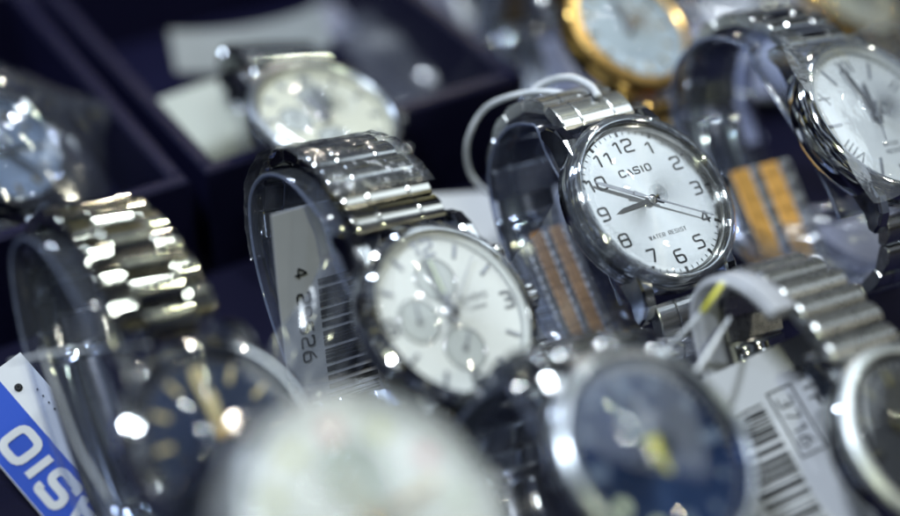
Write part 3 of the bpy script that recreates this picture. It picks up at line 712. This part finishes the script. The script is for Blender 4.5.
card('price_tag', (339, 328), .395, (.10, -.93, -.34), (.82, .22, -.50), 58, 26, 'white barcode tag with printed digits standing inside the chronograph cuff', 'price tag', deco=deco_tag_a, bend=1.2, group='white barcode tags')
def deco_tag_b(o, lift):
    b = MB(); bars(b, -16, 30, -11.5, -1.5, 8, .4, 1.5); lift(b); b.build('barcode', ink, o)
    b = MB(); text(b, '#71&', -9.6, 3., 2.9, .19, .08, 0, 1., .55, .3)
    b.ribbon([(-17.2, .4), (-2.1, .4), (-2.1, 5.7), (-17.2, 5.7)], .4, .08, .06, True)
    text(b, '226D-', 10.5, 9.2, 3.1, .2, .08, 0, 1, .55, .3); text(b, 'MTP', -15, 9.2, 3.1, .2, .08, 0, 1, .55, .3); lift(b); b.build('lettering', ink, o)
card('price_tag', (806, 466), .366, (.36, -.80, .46), (.86, .42, -.1), 52, 30, 'white barcode tag with boxed number 3716, right of the blue dial', 'price tag', deco=deco_tag_b, bend=.8, group='white barcode tags')
def deco_logo(o, lift):
    b = MB(); b.box((0, 3.6, .05), (59.9, 11.4, .1)); lift(b); b.build('blue_band', blue_card, o)
    b = MB(); text(b, 'CASIO', -2.2, 3.4, 6.4, .40, .32, 0, 1.3, .5, .45); lift(b); b.build('logo', card_m, o)
    b = MB(); b.lathe([(.55, .2), (.8, .2), (.8, .27), (.55, .27)], 20, c=(18.6, 6.2)); b.lathe([(.02, .2), (.9, .2), (.9, .26), (.02, .26)], 20, c=(23.5, -4.2)); lift(b); b.build('eyelet', ink, o)
    b = MB()
    for k in range(9): b.disc(.22, .2, .27, 10, c=(20.5 - k * 2., -7.0))
    lift(b); b.build('punch_mark', ink, o)
card('brand_tag', (70, 478), .387, (-.62, .72, -.30), (-.68, -.62, .38), 60, 19, 'blue and white CASIO hang tag in the lower left corner', 'hang tag', deco=deco_logo, bend=0.)
# tag lying behind the sharp watch
def deco_tag_c(o, lift):
    b = MB(); bars(b, -15, 15, -7, 7, 5, .5, 1.2); lift(b); b.build('barcode', ink, o)
card('price_tag', (548, 292), .429, (.25, -.88, .40), (.9, .3, -.3), 34, 20, 'barcode tag seen through the clear cuff of the sharp watch', 'price tag', deco=deco_tag_c, group='white barcode tags')
card('price_tag', (500, 215), .46, (.98, .1, -.2), (-.1, .75, -.6), 34, 16, 'blank grey white card left of the sharp watch, by the white tie', 'price tag')
card('price_tag', (770, 388), .395, (.98, .15, -.2), (-.1, .75, -.6), 26, 12, 'blank white card below the milky cuff, above the 3716 tag', 'price tag')
card('paper_insert', (250, 38), .515, (.96, .26, -.2), (-.1, .7, -.7), 44, 19, 'grey white paper insert standing at the back of the box with the cushion', 'insert', mats=insert_m, bend=3.)
card('card', (752, 215), .452, (.3, -.9, .3), (.95, .3, -.2), 24, 10, 'small dark blue card below the Roman numeral watch', 'card', mats=navy_card)
for i, (x, y, d, a, b_, c, l) in enumerate([(420, 20, .56, 60, 30, 0, 'lilac grey card at the top edge, right of the cushioned box'), (560, 70, .52, 40, 26, 1, 'lilac grey card behind the white nylon tie'),
        (730, 60, .52, 46, 30, 2, 'lilac grey card right of the gold bezel watch'), (850, 262, .46, 40, 26, 4, 'lilac grey card under the bracelet of the Roman numeral watch'), (690, 130, .49, 36, 18, 3, 'lilac grey card under the gold bezel watch')]):
    card('card', (x, y), d, (.9, .3, -.35), (-.25, .75, -.6), a, b_, l, 'card', mats=lilac_card, group='lilac grey cards among the back rows')

# ---------------------------------------------------------------- amber cuff reflections, built as gold strips
def reflection_strips(px, d, rd, label, n=9, w_=16, gm=None):
    M3 = frame(rd, (.90, .30, -.25)); C = at(px[0], px[1], d); root = bpy.data.objects.new('reflection_strips', None); COL.objects.link(root)
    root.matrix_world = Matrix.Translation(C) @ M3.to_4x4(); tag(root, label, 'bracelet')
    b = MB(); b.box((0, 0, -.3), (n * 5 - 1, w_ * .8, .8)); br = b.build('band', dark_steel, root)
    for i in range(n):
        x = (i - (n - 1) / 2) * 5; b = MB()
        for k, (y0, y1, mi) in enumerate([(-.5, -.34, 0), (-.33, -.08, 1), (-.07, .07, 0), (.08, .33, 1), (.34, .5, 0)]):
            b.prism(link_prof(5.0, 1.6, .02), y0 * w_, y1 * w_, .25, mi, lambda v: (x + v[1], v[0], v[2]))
        b.build('link', [dark_steel, gm or dull_gold_reflection], root)
reflection_strips((572, 296), .427, (.32, -.88, .30), 'gold strips standing for an amber reflection inside the cuff of the sharp watch', n=7, w_=12)
reflection_strips((778, 230), .447, (.20, -.92, .38), 'gold strips standing for an amber reflection below the Roman numeral watch', n=7, w_=19, gm=soft_gold_reflection)

# ---------------------------------------------------------------- nylon ties
def tie(pts, r, label, m=nylon, group='nylon tag ties'):
    P = [at(*p) * 1000 for p in pts]; c = crom([tuple(p) for p in P], 10); b = MB(); b.tube(c, r, 10)
    o = b.build('tag_tie', m); tag(o, label, 'tag tie', group); return o
tie([(506, 186, .44), (488, 192, .44), (470, 172, .437), (468, 140, .432), (486, 108, .428), (520, 94, .424), (552, 92, .418), (580, 98, .412)], .75, 'looped white nylon tie left of the sharp watch')
tie([(528, 104, .424), (534, 90, .424), (552, 80, .422), (572, 78, .420), (590, 86, .416), (598, 96, .410)], .95, 'short white nylon tie over the bracelet of the sharp watch')
tie([(668, 348, .372), (690, 326, .368), (712, 300, .366), (724, 282, .368)], lambda u: .45 + .5 * u, 'pale tie with a yellow end crossing the links below the sharp watch')
b = MB(); b.tube([tuple(p) for p in crom([tuple(at(*q) * 1000) for q in [(702, 312, .3655), (712, 298, .3645), (722, 284, .3665)]], 6)], .6, 10); o = b.build('yellow_clip', yellow); tag(o, 'small yellow clip on the pale tie beside the milky cuff', 'clip')
tie([(696, 372, .36), (710, 350, .362), (722, 330, .366), (730, 318, .37)], .5, 'pale nylon tie hanging from the milky cuff')
tie([(10, 362, .36), (60, 352, .355), (110, 348, .35), (150, 344, .345)], .35, 'thin nylon thread running across the cuff at lower left')
tie([(42, 350, .352), (60, 400, .352), (80, 450, .352), (110, 500, .350)], .35, 'thin nylon thread hanging down past the hang tag')

# ---------------------------------------------------------------- crumpled clear film
def film(name, C, M3, sx, sy, dome, amp, seed, label, cat, m, nu=26, nv=22):
    rg = random.Random(seed); ph = [(rg.uniform(.5, 2.6), rg.uniform(.5, 2.6), rg.uniform(0, 6), rg.uniform(.3, 1)) for _ in range(9)]
    b = MB(); vs = []
    for i in range(nu + 1):
        for j in range(nv + 1):
            u, v = -1 + 2 * i / nu, -1 + 2 * j / nv
            z = dome * (1 - .9 * (u * u) ** 1.2) * (1 - .9 * (v * v) ** 1.2)
            for a, c, p, q in ph: z += amp * q * (1 - 2 * abs(math.sin(a * u * 2.1 + c * v * 2.3 + p))) / 3
            vs.append((u * sx / 2 * (1 + .05 * math.sin(5 * v + seed)), v * sy / 2 * (1 + .05 * math.sin(4 * u + seed)), z))
    n = len(vs); vs2 = vs + [(x, y, z - .12) for x, y, z in vs]; fs = []
    q = lambda i, j: i * (nv + 1) + j
    for i in range(nu):
        for j in range(nv):
            f = [q(i, j), q(i + 1, j), q(i + 1, j + 1), q(i, j + 1)]; fs.append(f); fs.append([n + t for t in f[::-1]])
    b.add(vs2, fs, 0, True); o = b.build(name, m); o.matrix_world = Matrix.Translation(C) @ M3.to_4x4(); tag(o, label, cat); return o
frost_m = clear('frosted_film', (.96, .97, .98), .12, .2, 1.4, .6, 90, (.88, .92, .94))
wf = W['front']; b = MB()
b.lathe([(.01, 4.6), (14, 4.4), (21, 3.7), (23.6, 1.8), (24.5, -2.), (24.9, -8), (24.7, -8), (24.3, -2.), (23.4, 1.6), (21, 3.5), (14, 4.2), (.01, 4.4)], 120, mod=lambda a, q: 1 + (.012 * math.sin(17 * a + q) * math.sin(5 * a) if q > 1 and q < 10 else 0), closed=False)
o = b.build('frosted_pouch', frost_m); o.matrix_world = wf['root'].matrix_world.copy(); o.data.transform(Matrix.Translation(wf['off'])); tag(o, 'frosted protective pouch stretched over the big watch at the very front', 'pouch')
wl = W['wrapped']; film('plastic_wrap', wl['C'] + wl['M'] @ Vector((.005, .003, .004)), wl['M'], 42, 42, 9, 1.3, 3, 'crinkled clear wrap over the pale blue watch in the left box', 'plastic wrap', wrap_m)
wr = W['roman']; film('plastic_wrap', wr['C'] + wr['M'] @ Vector((0, 0, .0045)), wr['M'], 42, 42, 1.0, .10, 5, 'tight clear film stretched over the Roman numeral watch', 'plastic wrap', tight_m)
# film over the chronograph bracelet
wc = W['chrono']; b = MB(); sweep(b, offset(wc['pa'], 2.3, 9, 62, 1.6), -12.6, 12.8, .15, nx=9, wob=.35); o = b.build('protective_film', film_m)
o.matrix_world = wc['root'].matrix_world.copy(); o.data.transform(Matrix.Translation(wc['off'])); tag(o, 'clear protective film wrapped over the top of the chronograph bracelet', 'film')
wc = W['main']; b = MB(); b.lathe([(18.8, 2.92), (19.8, 2.6), (20.85, 1.75), (21.15, -.5), (21.05, -3), (21.15, -3), (21.25, -.5), (20.95, 1.85), (19.85, 2.7), (18.8, 3.0)], 140, mod=lambda a, q: 1 + .003 * math.sin(23 * a + q) * math.sin(7 * a + q * 2), closed=True)
o = b.build('protective_film', tight_m); o.matrix_world = wc['root'].matrix_world.copy(); o.data.transform(Matrix.Translation(wc['off'])); tag(o, 'clear protective film round the bezel of the sharply focused watch', 'film')
ML = frame((.6, -.5, -.3), (.5, .75, -.3))
film('plastic_bag', at(572, 290, .405), ML, 30, 34, 2, 1., 21, 'crumpled clear film added over the gold reflection strips in the cuff of the sharp watch', 'plastic bag', bag_m)['group'] = 'crumpled clear bags between the watches'  # film added to haze the gold reflection strips behind it
film('plastic_bag', at(326, 345, .378), ML, 20, 30, 2, 1., 22, 'crumpled clear bag over the barcode tag of the chronograph', 'plastic bag', bag_m)['group'] = 'crumpled clear bags between the watches'
M0 = frame((.95, .2, -.25), (-.1, .7, -.7))
for i, (x, y, d, sx, sy, lb) in enumerate([(455, 55, .53, 60, 46, 'crumpled clear bag at the top edge, right of the cushioned box'), (745, 40, .50, 50, 50, 'crumpled clear bag right of the gold bezel watch'),
        (850, 235, .445, 34, 24, 'crumpled clear bag below the Roman numeral watch'), (668, 362, .385, 26, 12, 'crumpled clear bag below the links of the sharp watch'), (610, 356, .415, 30, 14, 'crumpled clear bag over the gold reflection strips by the sharp watch')]):
    film('plastic_bag', at(x, y, d), M0, sx, sy, 5, 2., 11 + i, lb, 'plastic bag', bag_m)['group'] = 'crumpled clear bags between the watches'
